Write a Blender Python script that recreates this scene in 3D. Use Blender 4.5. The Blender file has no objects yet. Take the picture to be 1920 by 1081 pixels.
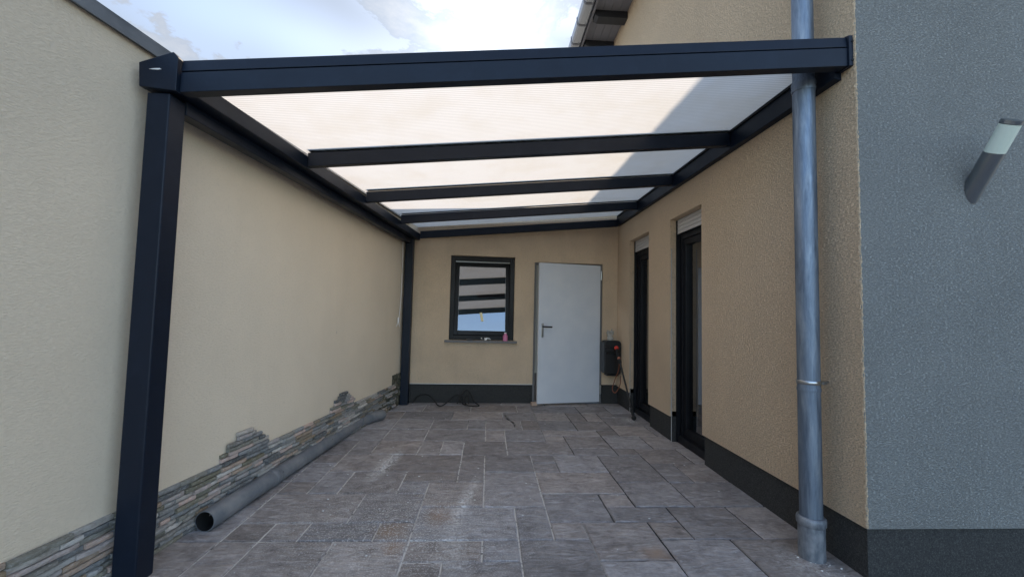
import bpy, bmesh, math, random
from mathutils import Vector, Matrix
random.seed(7)
C = bpy.context.scene.collection
R = math.radians

# ------------------------------------------------------------------ camera
cam_d = bpy.data.cameras.new('camera'); cam = bpy.data.objects.new('camera', cam_d); C.objects.link(cam)
YAW, PITCH, ROLL, FPX, CH = .05305, .05853, .02304, 791.08, 1.24747
F_ = Vector((math.sin(YAW)*math.cos(PITCH), math.cos(YAW)*math.cos(PITCH), math.sin(PITCH)))
R_ = Vector((math.cos(YAW), -math.sin(YAW), 0)); U_ = R_.cross(F_)
R2 = R_*math.cos(ROLL) + U_*math.sin(ROLL); U2 = U_*math.cos(ROLL) - R_*math.sin(ROLL)
cam.matrix_world = Matrix(((R2.x, U2.x, -F_.x, 0), (R2.y, U2.y, -F_.y, 0), (R2.z, U2.z, -F_.z, CH), (0, 0, 0, 1)))
cam_d.sensor_width = 36; cam_d.lens = 36*FPX/1920; cam_d.clip_start = .05; cam_d.clip_end = 2000
bpy.context.scene.camera = cam

# ------------------------------------------------------------------ world, sun, exposure
SUN_EL, SUN_AZ = R(33.1), R(0.0)
world = bpy.data.worlds.new('World'); bpy.context.scene.world = world; world.use_nodes = True
wn = world.node_tree; wn.nodes.clear()
def nd(t, typ, **kw):
    n = t.nodes.new(typ)
    for k, v in kw.items():
        if k in n.inputs: n.inputs[k].default_value = v
        else: setattr(n, k, v)
    return n
sky = nd(wn, 'ShaderNodeTexSky', sky_type='NISHITA', sun_disc=False, sun_elevation=SUN_EL, sun_rotation=SUN_AZ,
         air_density=1.0, dust_density=.4, ozone_density=1.5)
tc = nd(wn, 'ShaderNodeTexCoord')
mp = nd(wn, 'ShaderNodeMapping'); mp.inputs['Scale'].default_value = (1.0, 1.0, 2.2); mp.inputs['Location'].default_value = (.35, .1, .2)
wn.links.new(tc.outputs['Generated'], mp.inputs[0])
n1 = nd(wn, 'ShaderNodeTexNoise', Scale=2.6, Detail=9.0, Roughness=.62, Distortion=.25)
n2 = nd(wn, 'ShaderNodeTexNoise', Scale=.9, Detail=3.0, Roughness=.5)
wn.links.new(mp.outputs[0], n1.inputs['Vector']); wn.links.new(mp.outputs[0], n2.inputs['Vector'])
cr1 = nd(wn, 'ShaderNodeValToRGB'); cr1.color_ramp.elements[0].position = .47; cr1.color_ramp.elements[1].position = .66
cr2 = nd(wn, 'ShaderNodeValToRGB'); cr2.color_ramp.elements[0].position = .30; cr2.color_ramp.elements[1].position = .75
cr2.color_ramp.elements[0].color = (.30, .30, .30, 1); cr2.color_ramp.elements[1].color = (.85, .85, .85, 1)
wn.links.new(n1.outputs[0], cr1.inputs[0]); wn.links.new(n2.outputs[0], cr2.inputs[0])
add = nd(wn, 'ShaderNodeMath', operation='ADD', use_clamp=True)
mul = nd(wn, 'ShaderNodeMath', operation='MULTIPLY'); mul.inputs[1].default_value = .55
wn.links.new(cr1.outputs[0], mul.inputs[0]); wn.links.new(mul.outputs[0], add.inputs[0]); wn.links.new(cr2.outputs[0], add.inputs[1])
# clouds: brightness follows the clear sky's own luminance, so they glow towards the sun as real haze does
bw = nd(wn, 'ShaderNodeRGBToBW'); wn.links.new(sky.outputs[0], bw.inputs[0])
m2 = nd(wn, 'ShaderNodeMath', operation='MULTIPLY'); m2.inputs[1].default_value = .07; wn.links.new(bw.outputs[0], m2.inputs[0])
a2 = nd(wn, 'ShaderNodeMath', operation='ADD'); a2.inputs[1].default_value = 1.05; wn.links.new(m2.outputs[0], a2.inputs[0])
dv = nd(wn, 'ShaderNodeVectorMath', operation='DOT_PRODUCT'); wn.links.new(tc.outputs['Generated'], dv.inputs[0])
dv.inputs[1].default_value = (math.sin(SUN_AZ)*math.cos(SUN_EL), math.cos(SUN_AZ)*math.cos(SUN_EL), math.sin(SUN_EL))
mx0 = nd(wn, 'ShaderNodeMath', operation='MAXIMUM'); wn.links.new(dv.outputs['Value'], mx0.inputs[0]); mx0.inputs[1].default_value = 0
pw = nd(wn, 'ShaderNodeMath', operation='POWER'); wn.links.new(mx0.outputs[0], pw.inputs[0]); pw.inputs[1].default_value = 110
ka = nd(wn, 'ShaderNodeMath', operation='MULTIPLY_ADD'); wn.links.new(pw.outputs[0], ka.inputs[0]); ka.inputs[1].default_value = 1.2; wn.links.new(a2.outputs[0], ka.inputs[2]); a2 = ka
cc = nd(wn, 'ShaderNodeCombineColor')

for i in range(3): wn.links.new(a2.outputs[0], cc.inputs[i])
# the veil of thin cloud thickens towards the sun and thins out to clear blue opposite it
mr = nd(wn, 'ShaderNodeMapRange'); wn.links.new(dv.outputs['Value'], mr.inputs[0])
for k_, v_ in ((1, -.4), (2, .9), (3, .32), (4, 2.1)): mr.inputs[k_].default_value = v_
cov = nd(wn, 'ShaderNodeMath', operation='MULTIPLY', use_clamp=True); wn.links.new(add.outputs[0], cov.inputs[0]); wn.links.new(mr.outputs[0], cov.inputs[1])
tint = nd(wn, 'ShaderNodeMixRGB', blend_type='MULTIPLY'); tint.inputs[0].default_value = 1; wn.links.new(cc.outputs[0], tint.inputs[1]); tc2 = nd(wn, 'ShaderNodeMixRGB'); wn.links.new(cr1.outputs[0], tc2.inputs[0]); tc2.inputs[1].default_value = (.78, .90, 1.10, 1); tc2.inputs[2].default_value = (1.32, 1.33, 1.36, 1); wn.links.new(tc2.outputs[0], tint.inputs[2])
mix = nd(wn, 'ShaderNodeMixRGB'); wn.links.new(cov.outputs[0], mix.inputs[0]); wn.links.new(sky.outputs[0], mix.inputs[1]); wn.links.new(tint.outputs[0], mix.inputs[2])
bg = nd(wn, 'ShaderNodeBackground', Strength=.148); wn.links.new(mix.outputs[0], bg.inputs[0])
wo = nd(wn, 'ShaderNodeOutputWorld'); wn.links.new(bg.outputs[0], wo.inputs[0])

sl = bpy.data.lights.new('sun', 'SUN'); sl.energy = 1.85; sl.angle = R(.6); sl.color = (1, .84, .67)
sun = bpy.data.objects.new('sun', sl); C.objects.link(sun)
sd = Vector((math.sin(SUN_AZ)*math.cos(SUN_EL), math.cos(SUN_AZ)*math.cos(SUN_EL), math.sin(SUN_EL)))
sun.rotation_euler = sd.to_track_quat('Z', 'Y').to_euler()
vs = bpy.context.scene.view_settings
vs.view_transform = 'Standard'; vs.look = 'None'; vs.gamma = 1; vs.use_curve_mapping = False; vs.exposure = 1.8
cy = bpy.context.scene.cycles
cy.max_bounces = 10; cy.diffuse_bounces = 6; cy.transparent_max_bounces = 16; cy.use_denoising = True
cy.sample_clamp_indirect = 8

# ------------------------------------------------------------------ material helpers
def mat(name, col, rough=.6, metal=0., **kw):
    m = bpy.data.materials.new(name); m.use_nodes = True
    b = m.node_tree.nodes['Principled BSDF']
    b.inputs['Base Color'].default_value = (*col, 1); b.inputs['Roughness'].default_value = rough; b.inputs['Metallic'].default_value = metal
    for k, v in kw.items(): b.inputs[k].default_value = v
    return m
def T(m): return m.node_tree
def coords(t, scale=(1, 1, 1), rot=(0, 0, 0), which='Object', loc=(0, 0, 0)):
    c = nd(t, 'ShaderNodeTexCoord'); p = nd(t, 'ShaderNodeMapping')
    p.inputs['Scale'].default_value = scale; p.inputs['Rotation'].default_value = rot; p.inputs['Location'].default_value = loc
    if which == 'World':
        g = nd(t, 'ShaderNodeNewGeometry'); t.links.new(g.outputs['Position'], p.inputs[0])
    else: t.links.new(c.outputs[which], p.inputs[0])
    return p.outputs[0]
def noise(t, vec, scale, detail=5., rough=.55, dist=0.):
    n = nd(t, 'ShaderNodeTexNoise', Scale=scale, Detail=detail, Roughness=rough, Distortion=dist)
    t.links.new(vec, n.inputs['Vector']); return n.outputs[0]
def ramp(t, fac, stops):
    r = nd(t, 'ShaderNodeValToRGB'); e = r.color_ramp.elements
    while len(e) < len(stops): e.new(.5)
    for el, (p, c) in zip(e, stops):
        el.position = p; el.color = (*(c if hasattr(c, '__len__') else (c, c, c)), 1)
    t.links.new(fac, r.inputs[0]); return r.outputs[0]
def mixc(t, fac, a, b, mode='MIX'):
    n = nd(t, 'ShaderNodeMixRGB', blend_type=mode)
    for k, v in ((0, fac), (1, a), (2, b)):
        if isinstance(v, (int, float)): n.inputs[k].default_value = v
        elif isinstance(v, tuple): n.inputs[k].default_value = (*v, 1)
        else: t.links.new(v, n.inputs[k])
    return n.outputs[0]
def mth(t, op, a, b=0., clamp=False):
    n = nd(t, 'ShaderNodeMath', operation=op, use_clamp=clamp)
    for k, v in ((0, a), (1, b)):
        if isinstance(v, (int, float)): n.inputs[k].default_value = v
        else: t.links.new(v, n.inputs[k])
    return n.outputs[0]
def bump(t, h, strength=.5, dist=.01, prev=None):
    n = nd(t, 'ShaderNodeBump', Strength=strength, Distance=dist); t.links.new(h, n.inputs['Height'])
    if prev is not None: t.links.new(prev, n.inputs['Normal'])
    return n.outputs[0]
def setp(m, **kw):
    b = m.node_tree.nodes['Principled BSDF']
    for k, v in kw.items():
        m.node_tree.links.new(v, b.inputs[k.replace('_', ' ')])

def plaster(name, col, grain=60., depth=.006, strength=1., stain=.08, pit_shade=.45, stretch=(1, 1, 2.7)):
    m = mat(name, col, .92); t = T(m)
    v = coords(t, stretch); v1 = coords(t)
    g = noise(t, v, grain, 4., .68, .35)
    g2 = noise(t, v, grain*2.1, 3., .6, .8)
    gg = mth(t, 'ADD', ramp(t, g, [(.38, 0), (.56, 1)]), mth(t, 'MULTIPLY', g2, .8))
    big = noise(t, v1, 1.3, 6., .6, .3)
    vert = noise(t, coords(t, (3.5, 3.5, .35)), 1.6, 4., .6)
    c = mixc(t, ramp(t, big, [(.35, 0.), (.7, 1.)]), tuple(x*(1-stain) for x in col), tuple(min(1, x*(1+stain*.5)) for x in col))
    c = mixc(t, mth(t, 'MULTIPLY', ramp(t, vert, [(.5, 0.), (.75, 1.)]), stain*1.6), c, tuple(x*.72 for x in col))
    c = mixc(t, mth(t, 'MULTIPLY', ramp(t, g, [(.37, 1.), (.45, 0.)]), pit_shade), c, tuple(x*.36 for x in col))  # hollows of the grain darkened in colour, standing in for relief shade
    vo = nd(t, 'ShaderNodeTexVoronoi', Scale=2.1); t.links.new(coords(t, (1, 1.6, 1)), vo.inputs['Vector'])
    c = mixc(t, mth(t, 'MULTIPLY', ramp(t, mth(t, 'ADD', vo.outputs['Distance'], mth(t, 'MULTIPLY', g2, .06)), [(.045, 1.), (.07, 0.)]), .35), c, tuple(x*.4 for x in col))
    setp(m, Base_Color=c, Normal=bump(t, gg, strength, depth)); return m
M = {}
M['house'] = plaster('scratch_plaster_beige', (.86, .665, .46), 70., .0065, 1.0, .06, .66)
M['front'] = plaster('scratch_plaster_grey_blue', (.35, .36, .35), 80., .006, 1., .10, .6)
M['annex'] = plaster('scratch_plaster_sand', (.82, .64, .455), 66., .005, .9, .13, .5)
M['lwall'] = plaster('fine_render_cream', (.82, .70, .54), 120., .0025, .6, .05, .10, (1, .45, 1.5))

def paint(name, col, rough=.42):
    m = mat(name, col, rough, 0., **{'Specular IOR Level': .28}); t = T(m); v = coords(t)
    n = noise(t, v, 2.2, 6., .6); 
    setp(m, Roughness=ramp(t, n, [(.3, rough-.06), (.7, rough+.12)]),
         Base_Color=mixc(t, ramp(t, noise(t, v, 9., 6., .7), [(.5, 0.), (.8, .5)]), col, tuple(min(1, x*1.7+.005) for x in col)),
         Normal=bump(t, noise(t, v, 900., 2.), .08, .0006)); return m
M['alu'] = paint('anthracite_powder_coat', (.0045, .010, .022))
M['frame'] = paint('dark_window_frame', (.006, .007, .010), .45)
M['alu_dark'] = paint('gasket_black', (.008, .009, .011), .6)

m = mat('zinc_pipe', (.34, .38, .43), .5, .65); t = T(m)
v = coords(t, (9, 9, 1.1)); s = noise(t, v, 3., 7., .65, .4)
setp(m, Base_Color=ramp(t, s, [(.30, (.09, .12, .17)), (.50, (.17, .215, .28)), (.72, (.30, .35, .41))]), Roughness=ramp(t, noise(t, v, 6., 4.), [(.3, .38), (.7, .62)]))
M['zinc'] = m
m = mat('zinc_socket', (.36, .37, .39), .55, .35); t = T(m)
s = noise(t, coords(t, (6, 6, 2.5)), 5., 6., .6)
setp(m, Base_Color=ramp(t, s, [(.35, (.12, .14, .17)), (.65, (.27, .29, .32))])); M['socket'] = m
m = mat('weathered_plastic_pipe', (.15, .155, .165), .5); t = T(m); v = coords(t)
c = mixc(t, ramp(t, noise(t, v, 6., 8., .65), [(.42, 0.), (.7, .7)]), (.14, .155, .175), (.29, .285, .28))
vo = nd(t, 'ShaderNodeTexVoronoi', Scale=14.); t.links.new(v, vo.inputs['Vector'])
c = mixc(t, ramp(t, vo.outputs['Distance'], [(.06, 1.), (.10, 0.)]), c, (.05, .05, .05))
setp(m, Base_Color=c, Roughness=ramp(t, noise(t, v, 11., 5.), [(.3, .28), (.7, .5)]), Normal=bump(t, noise(t, v, 30., 5.), .15, .002)); M['floorpipe'] = m
m = mat('coping_metal', (.20, .23, .27), .42, .5); t = T(m)
setp(m, Base_Color=ramp(t, noise(t, coords(t, (3, 1, 3)), 4., 6., .6), [(.3, (.13, .155, .19)), (.7, (.27, .30, .34))])); M['coping'] = m
m = mat('bitumen_plinth', (.045, .045, .045), .9); t = T(m); v = coords(t)
setp(m, Base_Color=ramp(t, noise(t, v, 160., 3., .7), [(.35, (.014, .015, .016)), (.60, (.045, .046, .045)), (.78, (.13, .13, .12))]),
     Normal=bump(t, noise(t, v, 190., 3.), .7, .003)); M['plinth'] = m
m = mat('door_grey', (.50, .54, .60), .45); t = T(m); v = coords(t)
setp(m, Base_Color=mixc(t, ramp(t, noise(t, v, 3., 6., .6), [(.4, 0.), (.75, 1.)]), (.62, .66, .72), (.70, .73, .77)), Normal=bump(t, noise(t, v, 4., 2.), .08, .004)); M['door'] = m
M['steel'] = mat('brushed_steel', (.42, .44, .46), .3, 1.)
M['black'] = mat('black_plastic', (.010, .011, .013), .38)
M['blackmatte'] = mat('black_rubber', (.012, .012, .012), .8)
M['red'] = mat('red_plastic', (.62, .035, .02), .4)
M['orange'] = mat('orange_cable', (.22, .07, .035), .6)
M['white'] = mat('white_plastic', (.75, .75, .74), .5)
M['chalk'] = mat('white_chalk', (.62, .61, .60), .95)
M['pink'] = mat('pink_paint', (.62, .20, .36), .45)
M['shutter'] = mat('shutter_slat', (.46, .45, .44), .5)
M['sill'] = mat('sill_stone', (.16, .16, .165), .7)
M['wood'] = mat('pinkish_wood', (.50, .36, .28), .8)
M['greycloth'] = mat('grey_glove', (.40, .39, .36), .9)
M['soffit'] = mat('grey_soffit_board', (.20, .20, .22), .7)
M['tail'] = mat('dark_rafter_tail', (.018, .020, .026), .6)
M['lightzinc'] = mat('light_zinc', (.33, .35, .38), .35, .6)
M['room'] = mat('dim_room_paint', (.55, .60, .60), .9)
M['ground'] = mat('ground_gravel', (.36, .345, .31), .95)
M['rooftile'] = mat('roof_tiles', (.06, .05, .05), .8)
M['fill_sheet'] = mat('pale_fill', (.55, .60, .66), .9)
M['tag'] = mat('pale_yellow', (.82, .72, .42), .6)
M['reddish'] = mat('reddish_board', (.45, .16, .10), .7)
m = mat('opal_shade', (.62, .70, .62), .35); m.node_tree.nodes['Principled BSDF'].inputs['Transmission Weight'].default_value = .0; M['opal'] = m
m = mat('acrylic_shade_metal', (.26, .28, .30), .28, .9); M['lampmetal'] = m

# glass panes: thin coated glazing, reflects and lets light through
def glass(name, refl, tint):
    m = bpy.data.materials.new(name); m.use_nodes = True; t = T(m); t.nodes.clear()
    tr = nd(t, 'ShaderNodeBsdfTransparent', Color=(*tint, 1)); gl = nd(t, 'ShaderNodeBsdfGlossy', Roughness=.0, Color=(.93, .95, 1, 1))
    fr = nd(t, 'ShaderNodeFresnel', IOR=1.5)
    f = mth(t, 'ADD', mth(t, 'MULTIPLY', fr.outputs[0], 1.3), refl, True)
    wv = noise(t, coords(t), 1.5, 2.); b = bump(t, wv, .03, .01); t.links.new(b, gl.inputs['Normal'])
    mx = nd(t, 'ShaderNodeMixShader'); t.links.new(f, mx.inputs[0]); t.links.new(tr.outputs[0], mx.inputs[1]); t.links.new(gl.outputs[0], mx.inputs[2])
    o = nd(t, 'ShaderNodeOutputMaterial'); t.links.new(mx.outputs[0], o.inputs[0]); return m
M['glass'] = glass('window_glass', .14, (.30, .34, .36))
M['glass2'] = glass('door_glass', .12, (.6, .66, .64))

# polycarbonate: opal upper skin, clear ribbed lower skin
m = bpy.data.materials.new('opal_polycarbonate_skin'); m.use_nodes = True; t = T(m); t.nodes.clear()
v = coords(t)
wv = nd(t, 'ShaderNodeTexWave', wave_type='BANDS', bands_direction='Y', Scale=15.); t.links.new(v, wv.inputs['Vector'])
cl = mixc(t, wv.outputs['Color'], (.56, .55, .53), (.76, .745, .72))
cl = mixc(t, ramp(t, noise(t, v, 2.5, 6., .6), [(.45, 0.), (.75, .8)]), cl, (.60, .565, .505))
tl = nd(t, 'ShaderNodeBsdfTranslucent'); t.links.new(cl, tl.inputs[0])
df = nd(t, 'ShaderNodeBsdfDiffuse', Color=(.55, .55, .55, 1))
mx = nd(t, 'ShaderNodeMixShader'); mx.inputs[0].default_value = .07
t.links.new(tl.outputs[0], mx.inputs[1]); t.links.new(df.outputs[0], mx.inputs[2])
o = nd(t, 'ShaderNodeOutputMaterial'); t.links.new(mx.outputs[0], o.inputs[0]); M['poly_top'] = m
m = bpy.data.materials.new('clear_polycarbonate_skin'); m.use_nodes = True; t = T(m); t.nodes.clear()
tr = nd(t, 'ShaderNodeBsdfTransparent', Color=(.96, .96, .96, 1)); gl = nd(t, 'ShaderNodeBsdfGlossy', Roughness=.18, Color=(1, 1, 1, 1))
fr = nd(t, 'ShaderNodeFresnel', IOR=1.35); mx = nd(t, 'ShaderNodeMixShader')
t.links.new(mth(t, 'MULTIPLY', fr.outputs[0], .25), mx.inputs[0]); t.links.new(tr.outputs[0], mx.inputs[1]); t.links.new(gl.outputs[0], mx.inputs[2])
o = nd(t, 'ShaderNodeOutputMaterial'); t.links.new(mx.outputs[0], o.inputs[0]); M['poly_low'] = m

# paving slab stone
m = mat('slate_grey_slab', (.12, .115, .12), .75); t = T(m)
v = coords(t, which='World'); oi = nd(t, 'ShaderNodeObjectInfo')
vr = nd(t, 'ShaderNodeVectorMath', operation='ADD')
rr = nd(t, 'ShaderNodeVectorMath', operation='SCALE'); rr.inputs['Scale'].default_value = 9.
cx = nd(t, 'ShaderNodeCombineXYZ'); t.links.new(oi.outputs['Random'], cx.inputs[0]); t.links.new(oi.outputs['Random'], cx.inputs[1]); t.links.new(oi.outputs['Random'], cx.inputs[2])
t.links.new(cx.outputs[0], rr.inputs[0]); t.links.new(v, vr.inputs[0]); t.links.new(rr.outputs[0], vr.inputs[1]); vv_ = vr.outputs[0]
cl1 = noise(t, vv_, 5.5, 9., .68, .8); cl2 = noise(t, vv_, 22., 6., .7, .3)
mpn = nd(t, 'ShaderNodeMapping'); mpn.inputs['Scale'].default_value = (1., 3.2, 1); mpn.inputs['Rotation'].default_value = (0, 0, .5); t.links.new(vv_, mpn.inputs[0])
cl3 = noise(t, mpn.outputs[0], 7., 8., .65, 1.6)
col = ramp(t, cl1, [(.30, (.165, .152, .146)), (.48, (.305, .283, .272)), (.68, (.455, .425, .41))])
col = mixc(t, ramp(t, cl3, [(.53, 0.), (.66, .7)]), col, (.60, .575, .585))
col = mixc(t, ramp(t, cl3, [(.30, .8), (.40, 0.)]), col, (.075, .07, .075))
col = mixc(t, .38, col, ramp(t, cl2, [(.32, (.10, .092, .089)), (.68, (.50, .465, .45))]))
rv = ramp(t, oi.outputs['Random'], [(0., .78), (1., 1.22)]); col = mixc(t, 1., col, rv, 'MULTIPLY')
warm = ramp(t, mth(t, 'FRACT', mth(t, 'MULTIPLY', oi.outputs['Random'], 7.3)), [(0., (1.05, 1., .97)), (1., (.97, 1., 1.06))]); col = mixc(t, 1., col, warm, 'MULTIPLY')
def blob(t, x, y, rx, ry, rot=0., soft=.4, warp=.12):
    mp_ = nd(t, 'ShaderNodeMapping', vector_type='TEXTURE'); mp_.inputs['Location'].default_value = (x, y, 0); mp_.inputs['Rotation'].default_value = (0, 0, rot); mp_.inputs['Scale'].default_value = (rx, ry, 50)
    n = nd(t, 'ShaderNodeTexNoise', Scale=9., Detail=5.); t.links.new(v, n.inputs['Vector'])
    ad = nd(t, 'ShaderNodeVectorMath', operation='MULTIPLY_ADD'); t.links.new(n.outputs['Color'], ad.inputs[0]); ad.inputs[1].default_value = (warp, warp, 0); 
    sb = nd(t, 'ShaderNodeVectorMath', operation='ADD'); sb.inputs[1].default_value = (-warp/2, -warp/2, 0)
    t.links.new(v, sb.inputs[0]); t.links.new(sb.outputs[0], ad.inputs[2]); t.links.new(ad.outputs[0], mp_.inputs[0])
    ln = nd(t, 'ShaderNodeVectorMath', operation='LENGTH'); t.links.new(mp_.outputs[0], ln.inputs[0])
    return ramp(t, ln.outputs['Value'], [(soft, 1.), (1., 0.)])
# brown rust stains, then pale cement dust and its trails
for (x, y, rx, ry) in ((-.27, 2.68, .13, .17), (-.52, 2.5, .12, .12), (-.48, 2.32, .08, .09), (.92, 2.25, .10, .1)):
    col = mixc(t, mth(t, 'MULTIPLY', blob(t, x, y, rx, ry, 0, .1), .65), col, (.36, .235, .15))
spk = ramp(t, noise(t, v, 95., 2., .8), [(.55, 0.), (.61, 1.)])
spk2 = ramp(t, noise(t, v, 38., 5., .8), [(.44, 0.), (.56, 1.)])
dust = blob(t, -.45, 2.55, 1.0, .95, 0, .1, .5)
col = mixc(t, mth(t, 'MULTIPLY', mth(t, 'MULTIPLY', spk, dust), .85), col, (.80, .79, .77))
for (x, y, rx, ry, ro, k) in ((-.80, 3.55, .09, .42, -.14, 1.2), (-.13, 2.85, .06, .55, -.18, 1.1), (-.16, 2.3, .09, .3, .0, .55), (1.72, 5.05, .10, .16, .2, 1.1), (1.66, 2.15, .25, .28, .6, .35)):
    b_ = blob(t, x, y, rx, ry, ro, .0, .09)
    col = mixc(t, mth(t, 'MULTIPLY', mth(t, 'MULTIPLY', spk2, b_), k, True), col, (.80, .79, .78))
hh = mth(t, 'ADD', mth(t, 'MULTIPLY', cl1, 1.6), mth(t, 'MULTIPLY', ramp(t, cl3, [(.35, 0.), (.65, 1.)]), .8))
nb = bump(t, hh, .9, .010); nb = bump(t, cl2, .45, .003, nb); nb = bump(t, noise(t, v, 260., 2.), .25, .001, nb)
setp(m, Base_Color=col, Normal=nb, Roughness=ramp(t, cl2, [(.3, .55), (.7, .82)])); M['slab'] = m
# joint bed
m = mat('joint_sand', (.06, .06, .06), .95); t = T(m); v = coords(t, which='World')
zone = ramp(t, noise(t, v, 1.1, 2., .5), [(.30, 0.), (.42, 1.)])
sx = nd(t, 'ShaderNodeSeparateXYZ'); t.links.new(v, sx.inputs[0])
left = ramp(t, mth(t, 'MULTIPLY_ADD' if False else 'ADD', mth(t, 'MULTIPLY', sx.outputs[0], -.5), .62), [(.2, 0.), (.45, 1.)])
w_ = mth(t, 'MULTIPLY', mth(t, 'MULTIPLY', zone, left), ramp(t, noise(t, v, 30., 4.), [(.32, .2), (.46, 1.)]))
setp(m, Base_Color=mixc(t, w_, (.020, .020, .022), (.64, .62, .59)), Normal=bump(t, noise(t, v, 200., 2.), .6, .003)); M['joint'] = m

# ledger stones
def stone_mat(name, island):
    m = mat(name, (.2, .2, .19), .85); t = T(m)
    if island: rnd = nd(t, 'ShaderNodeNewGeometry').outputs['Random Per Island']
    else: rnd = nd(t, 'ShaderNodeObjectInfo').outputs['Random']
    c = ramp(t, rnd, [(0., (.055, .06, .065)), (.14, (.17, .18, .19)), (.28, (.32, .30, .28)), (.40, (.11, .105, .07)), (.52, (.23, .235, .245)), (.64, (.42, .32, .285)), (.74, (.19, .145, .09)), (.84, (.12, .135, .145)), (.93, (.46, .44, .42)), (1., (.06, .062, .06))])
    v = coords(t, (1, 1, 1.8), which='World')
    c = mixc(t, 1., c, (1.5, 1.47, 1.42), 'MULTIPLY')
    c = mixc(t, ramp(t, noise(t, v, 26., 6., .7), [(.45, 0.), (.75, .6)]), c, (.11, .10, .072))
    c = mixc(t, ramp(t, noise(t, v, 55., 4., .6), [(.50, 0.), (.78, .8)]), c, (.42, .42, .40))
    n = bump(t, noise(t, v, 22., 5., .6, .5), .8, .010); n = bump(t, noise(t, v, 120., 3.), .5, .003, n)
    setp(m, Base_Color=c, Normal=n); return m
M['stone'] = stone_mat('ledger_stone', False); M['stones'] = stone_mat('ledger_stone_far', True)
m = mat('mortar_rubble', (.14, .13, .10), .95); t = T(m); v = coords(t)
vo = nd(t, 'ShaderNodeTexVoronoi', Scale=16.); t.links.new(v, vo.inputs['Vector'])
setp(m, Base_Color=ramp(t, noise(t, v, 18., 7., .75), [(.35, (.05, .052, .035)), (.55, (.13, .125, .09)), (.72, (.36, .33, .28))]), Normal=bump(t, vo.outputs['Distance'], .9, .02)); M['rubble'] = m

# ------------------------------------------------------------------ object helpers
def tag(o, label, cat, group=None):
    o['label'] = label; o['category'] = cat
    if group: o['group'] = group
    return o
def thing(name, label, cat, loc=(0, 0, 0), rz=0., group=None):
    o = bpy.data.objects.new(name, None); C.objects.link(o); o.location = loc; o.rotation_euler = (0, 0, rz); o.empty_display_size = .1
    return tag(o, label, cat, group)
def obj(name, bm, ms, parent=None, smooth=False, kind=None):
    me = bpy.data.meshes.new(name); bmesh.ops.recalc_face_normals(bm, faces=bm.faces[:]) ; bm.to_mesh(me); bm.free()
    for x in (ms if isinstance(ms, (list, tuple)) else [ms]): me.materials.append(M[x] if isinstance(x, str) else x)
    if smooth:
        for p in me.polygons: p.use_smooth = True
        me.set_sharp_from_angle(angle=R(38)) if hasattr(me, 'set_sharp_from_angle') else None
    o = bpy.data.objects.new(name, me); C.objects.link(o)
    if parent is not None: o.parent = parent
    if kind: o['kind'] = kind
    return o
def hexa(bm, pts):
    vs_ = [bm.verts.new(p) for p in pts]
    for f in ((0, 3, 2, 1), (4, 5, 6, 7), (0, 1, 5, 4), (1, 2, 6, 5), (2, 3, 7, 6), (3, 0, 4, 7)): bm.faces.new([vs_[i] for i in f])
    return vs_
def box(bm, x0, x1, y0, y1, z0, z1, bev=0.):
    vs_ = hexa(bm, [(x0, y0, z0), (x1, y0, z0), (x1, y1, z0), (x0, y1, z0), (x0, y0, z1), (x1, y0, z1), (x1, y1, z1), (x0, y1, z1)])
    if bev:
        es = {e for v_ in vs_ for e in v_.link_edges}
        bmesh.ops.bevel(bm, geom=list(es), offset=bev, segments=2, profile=.5, affect='EDGES')
    return bm
def nb_(*a, **k): return box(bmesh.new(), *a, **k)
def prism(bm, poly, y0, y1):              # poly in (x,z)
    a = [bm.verts.new((x, y0, z)) for x, z in poly]; b = [bm.verts.new((x, y1, z)) for x, z in poly]; n = len(poly)
    bm.faces.new(a); bm.faces.new(b[::-1])
    for i in range(n): bm.faces.new((a[i], b[i], b[(i+1) % n], a[(i+1) % n]))
    return bm
def lathe(bm, p0, p1, prof, seg=24, caps=(True, True)):
    """rings along the axis p0->p1; prof = [(t, r)]"""
    p0, p1 = Vector(p0), Vector(p1); d = (p1-p0); L = d.length; d.normalize()
    a = d.orthogonal().normalized(); b = d.cross(a); rings = []
    for tt, r in prof:
        c = p0+d*(tt*L); rings.append([bm.verts.new(c+(a*math.cos(2*math.pi*k/seg)+b*math.sin(2*math.pi*k/seg))*r) for k in range(seg)])
    for q, w in zip(rings, rings[1:]):
        for k in range(seg): bm.faces.new((q[k], q[(k+1) % seg], w[(k+1) % seg], w[k]))
    if caps[0]: bm.faces.new(rings[0][::-1])
    if caps[1]: bm.faces.new(rings[-1])
    return bm
def cyl(bm, p0, p1, r, seg=20): return lathe(bm, p0, p1, [(0, r), (1, r)], seg)
def sphere(bm, c, r, sz=1.):
    bmesh.ops.create_uvsphere(bm, u_segments=20, v_segments=12, radius=r, matrix=Matrix.Translation(c) @ Matrix.Diagonal((1, 1, sz, 1))); return bm
def smooth_path(pts, n=8):
    P = [Vector(p) for p in pts]; P = [P[0]*2-P[1]]+P+[P[-1]*2-P[-2]]; out = []
    for i in range(1, len(P)-2):
        for k in range(n):
            u = k/n; a, b, c, d = P[i-1:i+3]
            out.append(.5*((2*b)+(c-a)*u+(2*a-5*b+4*c-d)*u*u+(3*b-a-3*c+d)*u**3))
    return out+[P[-2]]
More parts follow.
